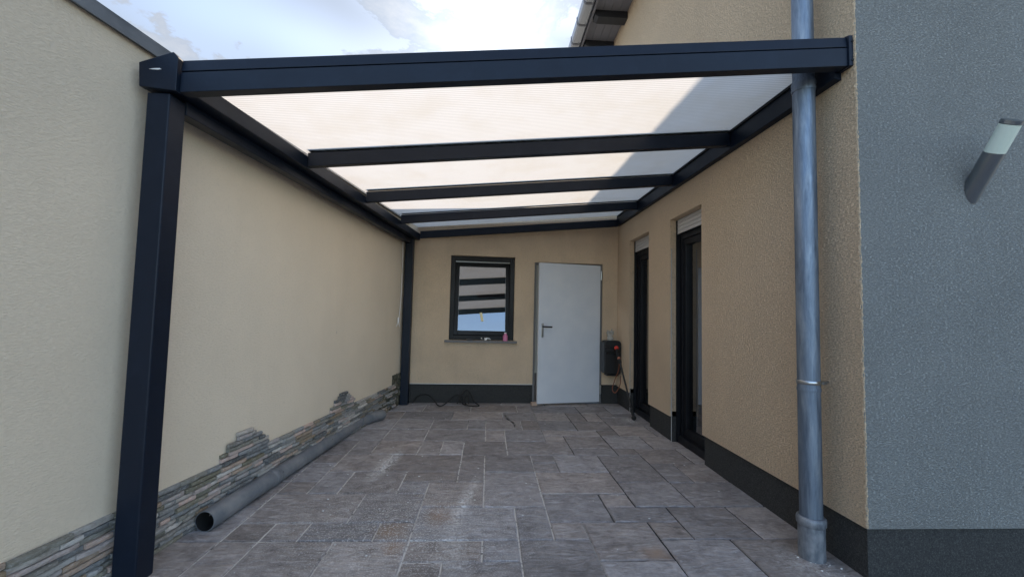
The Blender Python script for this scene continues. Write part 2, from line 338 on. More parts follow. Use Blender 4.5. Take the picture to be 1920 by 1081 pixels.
def tube(bm, pts, r, seg=8, closed_ends=True, inner=None):
    rings = []; n = len(pts); up = Vector((0, 0, 1))
    for i, p in enumerate(pts):
        d = (pts[min(i+1, n-1)]-pts[max(i-1, 0)]).normalized(); a = d.cross(up)
        if a.length < 1e-3: a = d.cross(Vector((0, 1, 0)))
        a.normalize(); b = a.cross(d); rad = r[i] if isinstance(r, list) else r
        rings.append([bm.verts.new(p+(a*math.cos(2*math.pi*k/seg)+b*math.sin(2*math.pi*k/seg))*rad) for k in range(seg)])
    for q, w in zip(rings, rings[1:]):
        for k in range(seg): bm.faces.new((q[k], q[(k+1) % seg], w[(k+1) % seg], w[k]))
    if closed_ends: bm.faces.new(rings[0][::-1]); bm.faces.new(rings[-1])
    return rings
def wall_open(u0, u1, z0, z1, ops, thick, f):
    """sheet wall with openings; f(u, depth, z) -> xyz; depth 0 is the face, thick the back"""
    us = sorted({u0, u1, *[o[0] for o in ops], *[o[1] for o in ops]}); zs = sorted({z0, z1, *[max(z0, o[2]) for o in ops], *[min(z1, o[3]) for o in ops]})
    bm = bmesh.new(); V_ = {}
    def g(u, d, z):
        k = (round(u, 5), round(d, 5), round(z, 5))
        if k not in V_: V_[k] = bm.verts.new(f(u, d, z))
        return V_[k]
    def solid(a, b):
        if a < 0 or b < 0 or a >= len(us)-1 or b >= len(zs)-1: return False
        u, z = (us[a]+us[a+1])/2, (zs[b]+zs[b+1])/2
        return not any(o[0] < u < o[1] and o[2] < z < o[3] for o in ops)
    for a in range(len(us)-1):
        for b in range(len(zs)-1):
            if not solid(a, b): continue
            A, B, c, d = us[a], us[a+1], zs[b], zs[b+1]
            for dd in (0, thick): bm.faces.new((g(A, dd, c), g(B, dd, c), g(B, dd, d), g(A, dd, d)))
            if not solid(a-1, b): bm.faces.new((g(A, 0, c), g(A, thick, c), g(A, thick, d), g(A, 0, d)))
            if not solid(a+1, b): bm.faces.new((g(B, 0, c), g(B, thick, c), g(B, thick, d), g(B, 0, d)))
            if not solid(a, b-1): bm.faces.new((g(A, 0, c), g(B, 0, c), g(B, thick, c), g(A, thick, c)))
            if not solid(a, b+1): bm.faces.new((g(A, 0, d), g(B, 0, d), g(B, thick, d), g(A, thick, d)))
    return bm
def bevel_sharp(o, w=.004, seg=2):
    md = o.modifiers.new('bevel', 'BEVEL'); md.width = w; md.segments = seg; md.limit_method = 'ANGLE'; md.angle_limit = R(40)

# ------------------------------------------------------------------ ground and paving
bm = bmesh.new(); vs_ = [bm.verts.new(p) for p in ((-300, -300, -.05), (300, -300, -.05), (300, 300, -.05), (-300, 300, -.05))]; bm.faces.new(vs_)
obj('ground', bm, 'ground', kind='structure')
pav = bpy.data.objects.new('patio_paving', None); C.objects.link(pav); pav['kind'] = 'structure'
bm = bmesh.new(); vs_ = [bm.verts.new(p) for p in ((-2.6, -2.0, -.0068), (4.6, -2.0, -.0068), (4.6, 6.2, -.0068), (-2.6, 6.2, -.0068))]; bm.faces.new(vs_)
obj('joint_bed', bm, 'joint', pav)
SL = [(-9,-1,-7,1),(-7,-1,-6,0),(-6,-1,-4,1),(-4,-1,-2,1),(-2,-1,-1,0),(-1,-1,1,0),(1,-1,3,1),(3,-1,5,0),(5,-1,7,1),(7,-1,10,1),(-7,0,-6,1),(-2,0,0,1),(0,0,1,1),(3,0,5,2),(-9,1,-7,3),(-7,1,-6,2),(-6,1,-5,2),(-5,1,-3,2),(-3,1,-2,2),(-2,1,1,3),(1,1,2,3),(2,1,3,2),(5,1,6,2),(6,1,8,3),(8,1,10,3),(-7,2,-4,4),(-4,2,-2,4),(2,2,4,4),(4,2,6,3),(-9,3,-7,5),(-2,3,0,5),(0,3,2,6),(4,3,5,4),(5,3,7,5),(7,3,10,5),(-7,4,-6,5),(-6,4,-5,6),(-5,4,-3,6),(-3,4,-2,5),(2,4,5,6),(-9,5,-7,7),(-7,5,-6,7),(-3,5,-1,6),(-1,5,0,8),(5,5,7,8),(7,5,8,7),(8,5,10,7),(-6,6,-4,8),(-4,6,-1,8),(0,6,2,8),(2,6,3,7),(3,6,5,8),(-9,7,-7,8),(-7,7,-6,8),(2,7,3,8),(7,7,9,9),(9,7,10,9),(-9,8,-6,10),(-6,8,-5,10),(-5,8,-3,10),(-3,8,-2,10),(-2,8,-1,10),(-1,8,1,10),(1,8,4,10),(4,8,6,9),(6,8,7,9),(4,9,6,11),(6,9,8,11),(8,9,10,11),(-9,10,-5,12),(-5,10,-3,12),(-3,10,0,12),(0,10,1,12),(1,10,3,12),(3,10,4,11),(3,11,6,12),(6,11,7,12),(7,11,9,13),(9,11,10,13),(-9,12,-5,14),(-5,12,-3,14),(-3,12,-1,14),(-1,12,0,14),(0,12,2,14),(2,12,3,14),(3,12,5,14),(5,12,7,14),(7,13,10,15),(-9,14,-5,16),(-5,14,-2,16),(-2,14,1,16),(1,14,3,16),(3,14,5,16),(5,14,6,16),(6,14,7,16),(7,15,8,16),(8,15,10,16),(-9,16,-4,18),(-4,16,-1,18),(-1,16,2,18),(2,16,3,18),(3,16,6,18),(6,16,8,18),(8,16,10,18),(-9,18,-5,19),(-5,18,-2,19),(-2,18,1,19),(1,18,4,19),(4,18,7,19),(7,18,10,19)]
# the same random ashlar goes on towards and behind the viewer
for j in range(-3, -20, -2):
    i = -12 + (j % 3)
    while i < 22:
        w = random.choice((2, 3, 2, 4, 1))
        if w in (2, 3) and random.random() < .4: SL += [(i, j, i+w, j+1), (i, j+1, i+w, j+2)]
        else: SL.append((i, j, i+w, j+2))
        i += w
for j in (-1,):
    for i in (-12, 10, 12, 14, 17, 19): SL.append((i, j, i+(3 if i in (-12, 14, 19) else 2), j+2))
def slab(i0, j0, i1, j1):
    x0, x1, y0, y1 = -.0036+.2*i0, -.0036+.2*i1, 2.2016+.2*j0, 2.2016+.2*j1
    cxx, cyy = (x0+x1)/2, (y0+y1)/2; g = .0030
    x0 += g-cxx; x1 -= g+cxx; y0 += g-cyy; y1 -= g+cyy
    rg = random.Random(i0*97+j0*13+i1)
    def edge(a, b):
        n = max(2, int((Vector(b)-Vector(a)).length/.05)); return [(a[0]+(b[0]-a[0])*k/n, a[1]+(b[1]-a[1])*k/n) for k in range(n)]
    per = edge((x0, y0), (x1, y0))+edge((x1, y0), (x1, y1))+edge((x1, y1), (x0, y1))+edge((x0, y1), (x0, y0))
    bm = bmesh.new(); rings = []
    tx, ty, dz = rg.uniform(-.0035, .0035), rg.uniform(-.0035, .0035), rg.uniform(-.0022, .0022)
    jit = [(rg.uniform(-.0016, .0035), rg.uniform(-.0016, .0035), rg.uniform(-.0015, .001)) for _ in per]
    for inset, z in ((0, -.035), (0, -.0045), (.0055, 0)):
        ring = []
        for (x, y), (jx, jy, jz) in zip(per, jit):
            sx_ = 1-inset/abs(x1); sy_ = 1-inset/abs(y1)
            k = 1. if z > -.03 else 0.
            ring.append(bm.verts.new((x*sx_-math.copysign(abs(jx), x)*k, y*sy_-math.copysign(abs(jy), y)*k, z+(x*tx+y*ty+dz+jz)*k)))
        rings.append(ring)
    n = len(per)
    for a, b in zip(rings, rings[1:]):
        for k in range(n): bm.faces.new((a[k], a[(k+1) % n], b[(k+1) % n], b[k]))
    bm.faces.new(rings[-1])
    o = obj('paving_slab', bm, 'slab', pav); o.location = (cxx, cyy, 0)
for s in SL: slab(*s)

# ------------------------------------------------------------------ left boundary wall
LWZ = -math.atan(.14)
lw = thing('boundary_wall', 'long cream rendered wall on the left with a grey metal coping and split stone strip along its foot', 'wall', (-1.662, 2.1, 0), LWZ)
N14 = math.hypot(1, .14)
sY = lambda Y: (Y-2.1)*N14                    # world depth -> distance along the wall
bm = nb_(-.26, -.026, sY(-3.5), sY(6.35), -.12, 2.475); o = obj('rendered_wall', bm, 'lwall', lw)
bm = bmesh.new(); prism(bm, [(-.30, 2.477), (-.002, 2.477), (-.002, 2.465), (.004, 2.465), (.006, 2.53), (-.15, 2.548), (-.31, 2.53)], sY(-3.5), sY(6.35)); obj('coping', bm, 'coping', lw)
# split stones: courses 25 mm high
rs = random.Random(3); H = .0251
def stone_mesh(L, rg):
    bm = bmesh.new(); n = max(2, int(L/.035)); th = .026; fr = []
    for k in range(n+1):
        y = L*k/n - (.0012 if k == n else -.0012 if k == 0 else 0)
        e = .004 if k in (0, n) else 0
        dx = rg.uniform(-.004, .004)-e
        fr.append([bm.verts.new(p) for p in ((-th, y, .0012), (dx-.0015, y, .0020+rg.uniform(0, .001)), (dx+rg.uniform(-.001, .003), y, H*.5), (dx-.0015, y, H-.0020-rg.uniform(0, .001)), (-th, y, H-.0012))])
    for a, b in zip(fr, fr[1:]):
        for k in range(4): bm.faces.new((a[k], a[k+1], b[k+1], b[k]))
    bm.faces.new(fr[0]); bm.faces.new(fr[-1][::-1]); return bm
LEN = (.06, .085, .11, .14, .17, .21); meshes = {}
for L in LEN:
    meshes[L] = []
    for q in range(4):
        bm = stone_mesh(L, rs); bmesh.ops.recalc_face_normals(bm, faces=bm.faces[:]); me = bpy.data.meshes.new('stone'); bm.to_mesh(me); bm.free(); me.materials.append(M['stone']); meshes[L].append(me)
rows = [(r*H, sY(1.15), sY(5.62)) for r in range(12)]
for r, spans in ((12, ((2.69, 3.12), (3.97, 4.42))), (13, ((2.69, 3.12), (3.97, 4.42))), (14, ((2.735, 3.07), (4.04, 4.40))), (15, ((2.735, 3.07), (4.04, 4.36))), (16, ((2.815, 2.965), (4.10, 4.29))), (17, ((2.815, 2.965), (4.13, 4.26)))):
    for a, b in spans: rows.append((r*H, sY(a), sY(b)))
stones = []
for z, a, b in rows:
    y = a - (rs.uniform(0, .12) if z < .29 else 0)
    while y < b-.03:
        fit_ = [L for L in LEN if y+L <= b+.012] or [LEN[0]]
        L = rs.choice(fit_ + fit_[-2:]); stones.append((y, z, L, rs.uniform(-.011, .013))); y += L
# largest in the picture first: near stones
stones.sort(key=lambda s: (s[0]+2.1) / (.6+s[2]*4) if s[0] > -.75 else 99)
near, far = stones[:295], stones[295:]
for y, z, L, px in near:
    o = bpy.data.objects.new('stone', rs.choice(meshes[L])); C.objects.link(o); o.parent = lw; o.location = (px, y, z)
bm = bmesh.new()
for y, z, L, px in far:
    if y > sY(5.1) and rs.random() < .25: continue
    rough_ = 1 if y < sY(5.0) else 2.2
    b2 = stone_mesh(L*.98, rs); b2.transform(Matrix.Translation((px*rough_, y, z+.0 if rough_ == 1 else z+rs.uniform(-.004, .004)))); me = bpy.data.meshes.new('tmp'); b2.to_mesh(me); b2.free(); bm.from_mesh(me); bpy.data.meshes.remove(me)
obj('far_stones', bm, 'stones', lw, kind='stuff')
# mortar backing behind the stones, broken end of the cladding
obj('mortar_bed', nb_(-.0262, -.016, sY(1.1), sY(6.2), -.1, .296), 'rubble', lw)
bm = bmesh.new()
for k in range(70):
    y = sY(rs.uniform(5.15, 5.95)); z = rs.uniform(0, .30 + (.14 if y > sY(5.5) else 0)); r = rs.uniform(.010, .028)
    bmesh.ops.create_icosphere(bm, subdivisions=1, radius=r, matrix=Matrix.Translation((-.014+rs.uniform(-.006, .010), y, z)) @ Matrix.Rotation(rs.uniform(0, 6), 4, 'X') @ Matrix.Diagonal((.7, 1.5, .8, 1)))
obj('broken_mortar', bm, 'rubble', lw, kind='stuff')
obj('mortar_patch', nb_(-.0262, -.019, sY(5.5), sY(6.2), .29, .42), 'rubble', lw)

# ------------------------------------------------------------------ house on the right
XP = 1.845
house = thing('house', 'tall beige plastered house on the right with dark plinth and two narrow glass doors', 'house', (XP, 2.0, 0))
hl = lambda x, y, z: (x-XP, y-2.0, z)
OPS = [(3.577, 4.222, -1, 2.248), (4.803, 5.478, -1, 2.243)]
bm = wall_open(2.006, 12.0, .25, 5.62, OPS, .30, lambda u, d, z: hl(XP+d, u, z))
o = obj('side_wall', bm, 'house', house)
bm = wall_open(XP+.002, 9.0, .25, 5.62, [], .30, lambda u, d, z: hl(u, 2.0+d*.006/.3 if u < XP+.31 else 2.0+d, z))
obj('front_wall', bm, 'front', house)
POPS = [(3.577, 4.222, -1, 2), (4.803, 5.478, -1, 2)]
for a_, b_ in ((2.022, 3.577), (4.222, 4.803), (5.478, 6.3)): obj('plinth', wall_open(a_, b_, -.12, .30, [], .25, lambda u, d, z: hl(XP+.022+d, u, z)), 'plinth', house)
obj('plinth', wall_open(XP+.272, 8.9, -.12, .30, [], .2, lambda u, d, z: hl(u, 2.022+d, z)), 'plinth', house)
bm = bmesh.new(); rg = random.Random(11); prev = None; z = .252
while z < 5.6:                                            # uneven rendered corner edge
    j = lambda a_: rg.uniform(-a_, a_)
    cur = [bm.verts.new(hl(*p)) for p in ((XP+.001, 2.016, z), (XP-.0012+j(.0018), 2.007+j(.003), z), (XP+.001+j(.0022), 1.9995+j(.0022), z), (XP+.007+j(.004), 1.9985, z), (XP+.012, 2.004, z))]
    if prev:
        for k in range(4): bm.faces.new((prev[k], prev[k+1], cur[k+1], cur[k]))
    prev = cur; z += .009
obj('corner_edge', bm, 'house', house, True)
# rooms behind the glass
bm = wall_open(2.35, 6.6, -.02, 2.6, [], .02, lambda u, d, z: hl(4.6+d, u, z)); obj('room_wall', bm, 'room', house)
obj('room_ceiling', nb_(.32, 2.75, .35, 4.6, 2.45, 2.5), 'room', house); obj('room_floor', nb_(.30, 2.75, .35, 4.6, -.06, .004), 'sill', house)
obj('room_wall', nb_(.32, 2.75, 4.55, 4.6, -.02, 2.5), 'room', house); obj('room_wall', nb_(.32, 2.75, .35, .4, -.02, 2.5), 'room', house)
obj('room_wall', nb_(.32, 2.0, 2.42, 2.5, .004, 2.5), 'room', house)
for (a, b, _, zt) in OPS:
    w = bpy.data.objects.new('french_window', None); C.objects.link(w); w.parent = house; w.location = hl(XP, a, 0)
    L = b-a
    X0 = .105
    bm = bmesh.new()                                         # outer frame
    for (y0, y1, z0, z1) in ((0.001, .045, .0, zt-.002), (L-.045, L-.001, .0, zt-.002), (.045, L-.045, zt-.21, zt-.002)): box(bm, X0, X0+.07, y0, y1, z0, z1, .003)
    obj('frame', bm, 'frame', w)
    bm = bmesh.new()                                         # sash
    for (y0, y1, z0, z1) in ((.047, .105, .075, zt-.212), (L-.105, L-.047, .075, zt-.212), (.105, L-.105, .075, .15), (.105, L-.105, zt-.27, zt-.212)): box(bm, X0+.012, X0+.075, y0, y1, z0, z1, .004)
    obj('sash', bm, 'frame', w)
    obj('pane', nb_(X0+.042, X0+.048, .103, L-.103, .148, zt-.268), 'glass2', w)
    obj('sill', nb_(.075, X0+.08, .002, L-.002, -.02, .072, .004), 'frame', w)
    for k in range(4):
        z = zt-.006-k*.037
        bm = bmesh.new(); prism(bm, [(.070, z-.034), (.074, z-.018), (.071, z-.001), (.082, z-.001), (.085, z-.018), (.082, z-.034)], .012, L-.012); obj('shutter_slat', bm, 'shutter', w)
    obj('guide_rail', nb_(.062, .1, L-.016, L-.001, .0, zt-.01), 'frame', w); obj('guide_rail', nb_(.062, .1, .001, .011, .0, zt-.01), 'frame', w)
    obj('trim_strip', nb_(.012, .018, L-.004, L-.0005, .0, zt-.3 if a < 4 else .9), 'shutter', w)
    obj('fill_sheet', nb_(.20, .205, .02, L-.02, .02, 1.55 if a < 4 else 2.2), 'fill_sheet', w)  # pale sheet added close behind the pane to brighten the glass
# eave: boards, rafter tails, fascia, gutter with brackets
EZ = 5.53
for k in range(4): obj('soffit_board', nb_(1.372-XP+.118*k, 1.372-XP+.118*k+.114, -.7, 10.2, EZ, EZ+.02), 'soffit', house)
for k in range(14):
    yc = 5.70-2.0+(k-6)*.66
    if yc < -.6: continue
    bm = bmesh.new(); prism(bm, [(1.385-XP, EZ-.075), (1.385-XP, EZ-.001), (0, EZ-.001), (0, EZ-.10), (1.43-XP, EZ-.10)], yc-.075, yc+.075); obj('rafter_tail', bm, 'tail', house)
obj('fascia_board', nb_(1.345-XP, 1.371-XP, -.7, 10.2, EZ-.05, EZ+.12), 'soffit', house)
bm = bmesh.new()
prof = [(1.338, 5.60), (1.338, 5.515), (1.315, 5.495), (1.215, 5.495), (1.19, 5.515), (1.18, 5.60), (1.186, 5.60), (1.196, 5.520), (1.218, 5.501), (1.312, 5.501), (1.332, 5.518), (1.332, 5.60)]
prism(bm, [(x-XP, z) for x, z in prof], -.7, 10.2); obj('roof_gutter', bm, 'lightzinc', house)
for k in range(24):
    y = -.5+k*.44
    bm = bmesh.new(); prism(bm, [(x-XP, z) for x, z in [(1.34, 5.61), (1.34, 5.509), (1.317, 5.487), (1.213, 5.487), (1.184, 5.511), (1.174, 5.61), (1.179, 5.61), (1.189, 5.513), (1.215, 5.492), (1.315, 5.492), (1.336, 5.511), (1.336, 5.61)]], y, y+.03)
    obj('gutter_bracket', bm, 'soffit', house)
bm = bmesh.new(); prism(bm, [(1.25-XP, 5.64), (1.25-XP, 5.67), (4., 7.9), (7.2, 5.7), (7.2, 5.64)], -.8, 10.3); obj('roof', bm, 'rooftile', house)

# ------------------------------------------------------------------ annex at the back
AZ = math.atan(.035)
an = thing('annex', 'low sand coloured annex across the back with a steel door and a small dark window', 'building', (.4, 5.93, 0), AZ)
AO = [(-.948, -.048, .86, 2.037), (.232, 1.222, -1, 1.978)]
o = obj('rendered_wall', wall_open(-2.4, 1.4435, .265, 2.98, AO, .26, lambda u, d, z: (u, d, z)), 'annex', an); bevel_sharp(o, .005)  # wall top out of view, raised above the rafters to shade the rear panel
for a_, b_ in ((-2.4, .232), (1.222, 1.462)): obj('plinth', wall_open(a_, b_, -.12, .30, [], .2, lambda u, d, z: (u, .02+d, z)), 'plinth', an)
obj('base_trim', nb_(-1.47, .2315, -.004, .018, .258, .2645), 'white', an); 
obj('flat_roof', nb_(-2.6, 1.44, -.05, 4.0, 2.982, 3.05), 'coping', an)
obj('room_shell', wall_open(-2.4, 1.44, -.05, 3., [], .02, lambda u, d, z: (u, 3.0+d, z)), 'room', an)
obj('room_floor', nb_(-2.4, 1.44, .225, 3.0, -.06, .003), 'sill', an)
# window
w = bpy.data.objects.new('window', None); C.objects.link(w); w.parent = an; w.location = (-.948, 0, .86)
W_, H_ = .90, 1.177
def ring(bm, x0, x1, z0, z1, t, y0, y1, bev=.003):
    box(bm, x0, x0+t, y0, y1, z0, z1, bev); box(bm, x1-t, x1, y0, y1, z0, z1, bev); box(bm, x0+t, x1-t, y0+.0005, y1-.0005, z0, z0+t, bev); box(bm, x0+t, x1-t, y0+.0005, y1-.0005, z1-t, z1, bev)
bm = bmesh.new(); ring(bm, .001, W_-.001, .004, H_-.001, .062, .045, .115); obj('frame', bm, 'frame', w)
TILT = Matrix.Translation((0, .085, .065)) @ Matrix.Rotation(-R(8.2), 4, 'X') @ Matrix.Translation((0, -.085, -.065))
bm = bmesh.new(); ring(bm, .055, W_-.055, .066, H_-.064, .062, .050, .10, .005); bm.transform(TILT); obj('sash', bm, 'frame', w)
bm = nb_(.115, W_-.115, .066, .072, .126, H_-.124); bm.transform(TILT); obj('pane', bm, 'glass', w)
obj('sill', nb_(-.055, W_+.045, -.055, .05, -.030, -.001, .003), 'sill', w)
bm = bmesh.new(); ring(bm, .112, W_-.112, .123, H_-.121, .006, .058, .065, 0); bm.transform(TILT); obj('spacer', bm, 'steel', w)
# door: frame, leaf ajar, hinges, handle
obj('threshold', nb_(.262, 1.192, .03, .12, -.01, .022, .002), 'coping', an)
d = bpy.data.objects.new('steel_door', None); C.objects.link(d); d.parent = an; d.location = (1.178, .035, .03); d.rotation_euler = (0, 0, R(10.2))
lf = obj('door_leaf', nb_(-.925, 0, -.045, 0, 0, 1.925, .003), 'door', d)
bm = bmesh.new(); box(bm, -.885, -.853, -.056, -.0455, .90, 1.09, .004); obj('handle_plate', bm, 'steel', d)
bm = bmesh.new(); cyl(bm, (-.869, -.045, 1.045), (-.869, -.098, 1.045), .011); tube(bm, [Vector((-.869, -.09, 1.045)), Vector((-.84, -.098, 1.045)), Vector((-.745, -.097, 1.042))], .0105, 12); obj('handle', bm, 'black', d, True)
for z in (.10, 1.72):
    bm = bmesh.new(); cyl(bm, (.014, -.045, z), (.014, -.045, z+.13), .010, 12); box(bm, .0, .03, -.047, -.043, z+.01, z+.12); obj('hinge', bm, 'steel', d)
bm = bmesh.new(); box(bm, .234, .262, .02, .10, 0.005, 1.974, .002); box(bm, 1.192, 1.220, .02, .10, 0.005, 1.974, .002); box(bm, .262, 1.192, .02, .10, 1.95, 1.974, .002); obj('door_frame', bm, 'sill', an)  # frame coloured dark to stand in for the shaded gap beside the leaf
obj('lock_plate', nb_(.262, .268, .03, .06, .93, 1.13), 'steel', an)

# ------------------------------------------------------------------ patio roof
pg = thing('patio_roof', 'anthracite aluminium patio roof on two posts with opal ribbed panels', 'patio roof', (-1.635, 2.02, 0))
PL = lambda x, y, z: Vector((x+1.635, y-2.02, z))
SK = .126; K = .0945
def pobj(name, bm, m_, bev=.003, smooth=False):
    bm.transform(Matrix.Translation((1.635, -2.02, 0))); o = obj(name, bm, m_, pg, smooth)
    if bev: bevel_sharp(o, bev)
    return o
def sbox(bm, x0, x1, y0, y1, z0, z1, drop=.0):           # box sheared along the boundary wall
    f = lambda x, y, z: (x+SK*(y-2.02), y, z-drop*(y-2.02))
    return hexa(bm, [f(x0, y0, z0), f(x1, y0, z0), f(x1, y1, z0), f(x0, y1, z0), f(x0, y0, z1), f(x1, y0, z1), f(x1, y1, z1), f(x0, y1, z1)])
DR = .010
bm = nb_(-1.635, -1.531, 2.022, 2.128, 0.001, 2.247); pobj('post', bm, 'alu', .006)
bm = bmesh.new(); sbox(bm, -1.641, -1.634, 2.045, 2.12, .05, 2.24); pobj('sealing_strip', bm, 'alu_dark', 0)
bm = nb_(-1.152, -1.047, 5.735, 5.84, 0.001, 2.225); pobj('post', bm, 'alu', .006)
bm = bmesh.new(); sbox(bm, -1.612, -1.541, 2.13, 5.80, 2.192, 2.262, DR); pobj('eaves_beam', bm, 'alu', .004)
bm = bmesh.new(); sbox(bm, -1.655, -1.462, 2.034, 5.86, 2.264, 2.352, DR); pobj('gutter', bm, 'alu', .004)
bm = bmesh.new(); sbox(bm, -1.655, -1.53, 2.036, 5.86, 2.352, 2.392, DR); pobj('gutter_lip', bm, 'alu', .003)
bm = bmesh.new(); prism(bm, [(-1.661, 2.376), (-1.51, 2.434), (-1.487, 2.41), (-1.487, 2.247), (-1.653, 2.262)], 1.996, 2.033); pobj('gutter_end_cap', bm, 'alu', .003)
bm = bmesh.new(); prism(bm, [(-1.612, 2.344), (-1.59, 2.348), (-1.565, 2.350), (-1.556, 2.346), (-1.575, 2.342), (-1.60, 2.343)], 1.9935, 1.9965); pobj('pale_slot', bm, 'white', 0)  # white sliver standing in for light seen through a slot
# front beam: sloping, with groove and slanted crown
def slope_prism(bm, x0, x1, poly):                        # poly in (y, dz) swept along x on the roof slope
    zb = lambda x: 2.252+K*(x+1.486)
    a = [bm.verts.new((x0, y, zb(x0)+dz)) for y, dz in poly]; b = [bm.verts.new((x1, y, zb(x1)+dz)) for y, dz in poly]; n = len(poly)
    bm.faces.new(a); bm.faces.new(b[::-1])
    for i in range(n): bm.faces.new((a[i], b[i], b[(i+1) % n], a[(i+1) % n]))
    return bm
bm = slope_prism(bmesh.new(), -1.486, 1.822, [(2.018, 0), (2.018, .096), (2.024, .099), (2.075, .099), (2.075, 0)]); pobj('front_beam', bm, 'alu', .002)
bm = slope_prism(bmesh.new(), -1.486, 1.822, [(2.018, .1025), (2.026, .158), (2.045, .163), (2.075, .160), (2.075, .1015), (2.022, .1015)]); pobj('beam_cap', bm, 'alu', .002)
bm = slope_prism(bmesh.new(), 1.8225, 1.856, [(2.008, -.004), (2.008, .158), (2.03, .165), (2.082, .163), (2.082, -.004)]); pobj('beam_end_cap', bm, 'alu', .002)
# screws on the end cap
for dz in (.025, .125):
    bm = bmesh.new(); cyl(bm, (1.84, 2.009, 2.252+K*3.326+dz), (1.84, 2.004, 2.252+K*3.326+dz), .006, 10); pobj('screw', bm, 'alu_dark', 0)
RY = [3.05, 4.055, 5.05, 5.845]
for i, y in enumerate(RY):
    x0 = -1.462+SK*(y-2.02)+.001
    bm = slope_prism(bmesh.new(), x0, 1.799, [(y, 0), (y, .098), (y+.055, .098), (y+.055, 0)])
    if i == 3: bm.transform(Matrix.Translation((0, 0, -.048)))
    pobj('rafter', bm, 'alu', .003)
    if i < 3:
        bm = slope_prism(bmesh.new(), x0, 1.799, [(y-.004, .119), (y+.01, .135), (y+.045, .135), (y+.059, .119)]); pobj('glazing_bar', bm, 'alu', .002)
bm = bmesh.new(); prism(bm, [(1.805, 2.535), (1.805, 2.70), (1.844, 2.705), (1.844, 2.525)], 2.083, 5.93); pobj('wall_profile', bm, 'alu', .003)
bm = bmesh.new(); prism(bm, [(1.792, 2.655), (1.792, 2.672), (1.8045, 2.672), (1.8045, 2.655)], 2.27, 5.85); pobj('wall_profile_lip', bm, 'alu_dark', 0)
YS = [2.0765]+[y+.0275 for y in RY[:3]]+[5.90]
for a, b in zip(YS, YS[1:]):
    bm = bmesh.new(); zt = lambda x: 2.252+K*(x+1.486)+.0995; e = .0012 if a > 2.1 else 0
    xa, xb = -1.50+SK*(a-2.02), -1.50+SK*(b-2.02); xe = 1.8035
    a += e; lo, hi = 0, .016
    vs_ = hexa(bm, [(xa, a, zt(xa)), (xe, a, zt(xe)), (xe, b, zt(xe)), (xb, b, zt(xb)), (xa, a, zt(xa)+hi), (xe, a, zt(xe)+hi), (xe, b, zt(xe)+hi), (xb, b, zt(xb)+hi)])
    bm.faces.ensure_lookup_table()
    for f in bm.faces: f.material_index = 1
    bm.faces[1].material_index = 0
    pobj('roof_panel', bm, ['poly_top', 'poly_low'], 0)

# ------------------------------------------------------------------ downpipe
dp = thing('downpipe', 'weathered zinc downpipe standing at the house corner in a grey ground socket', 'downpipe', (1.735, 2.215, 0))
bm = bmesh.new(); lathe(bm, (0, 0, .06), (0, 0, 2.55), [(0, .053), (1, .0545)], 32); obj('pipe', bm, 'zinc', dp, True)
bm = bmesh.new(); lathe(bm, (0, 0, 2.525), (0, 0, 2.585), [(0, .0575), (.25, .0595), (.4, .057), (.6, .0595), (.75, .0595), (1, .056)], 32); obj('collar', bm, 'zinc', dp, True)
bm = bmesh.new(); lathe(bm, (0, 0, 2.56), (0, 0, 5.5), [(0, .053), (1, .053)], 32); obj('pipe', bm, 'zinc', dp, True)
bm = bmesh.new(); lathe(bm, (0, 0, -.02), (0, 0, .215), [(0, .062), (.80, .062), (.83, .068), (.93, .069), (.97, .067), (1., .061)], 32); obj('socket', bm, 'socket', dp, True)
bm = bmesh.new(); lathe(bm, (0, 0, .905), (0, 0, .925), [(0, .056), (.2, .058), (.5, .0585), (.8, .058), (1, .056)], 32); cyl(bm, (.035, -.055, .914), (.055, -.055, .914), .006, 8); cyl(bm, (.05, 0, .914), (.13, 0, .914), .006, 8); obj('pipe_clamp', bm, 'steel', dp, True)
bm = bmesh.new(); lathe(bm, (0, 0, .868), (0, 0, .885), [(0, .0555), (.5, .0562), (1, .0555)], 32); obj('bead', bm, 'zinc', dp, True)

# ------------------------------------------------------------------ wall lamp
wl = thing('wall_lamp', 'tilted tubular wall lamp with steel foot and frosted shade on the grey-blue front wall', 'wall lamp', (2.43, 2.0, 1.84))
def tilt_tube(name, p0, p1, r0, r1, m_, cut=False):
    bm = bmesh.new(); lathe(bm, p0, p1, [(0, r0), (.5, (r0+r1)/2), (1, r1)], 28)
    if cut: bmesh.ops.bisect_plane(bm, geom=bm.verts[:]+bm.edges[:]+bm.faces[:], plane_co=(0, -.001, 0), plane_no=(0, 1, 0), clear_outer=True)
    return obj(name, bm, m_, wl, True)
ax0, ax1, ax2, ax3 = Vector((.030, .03, .045)), Vector((.010, -.115, .245)), Vector((0, -.19, .352)), Vector((0, -.20, .366))
tilt_tube('lamp_body', ax0, ax1, .041, .041, 'lampmetal', True)
tilt_tube('lamp_shade', ax1, ax2, .040, .040, 'opal'); tilt_tube('lamp_cap', ax2, ax3, .0415, .0415, 'lampmetal')

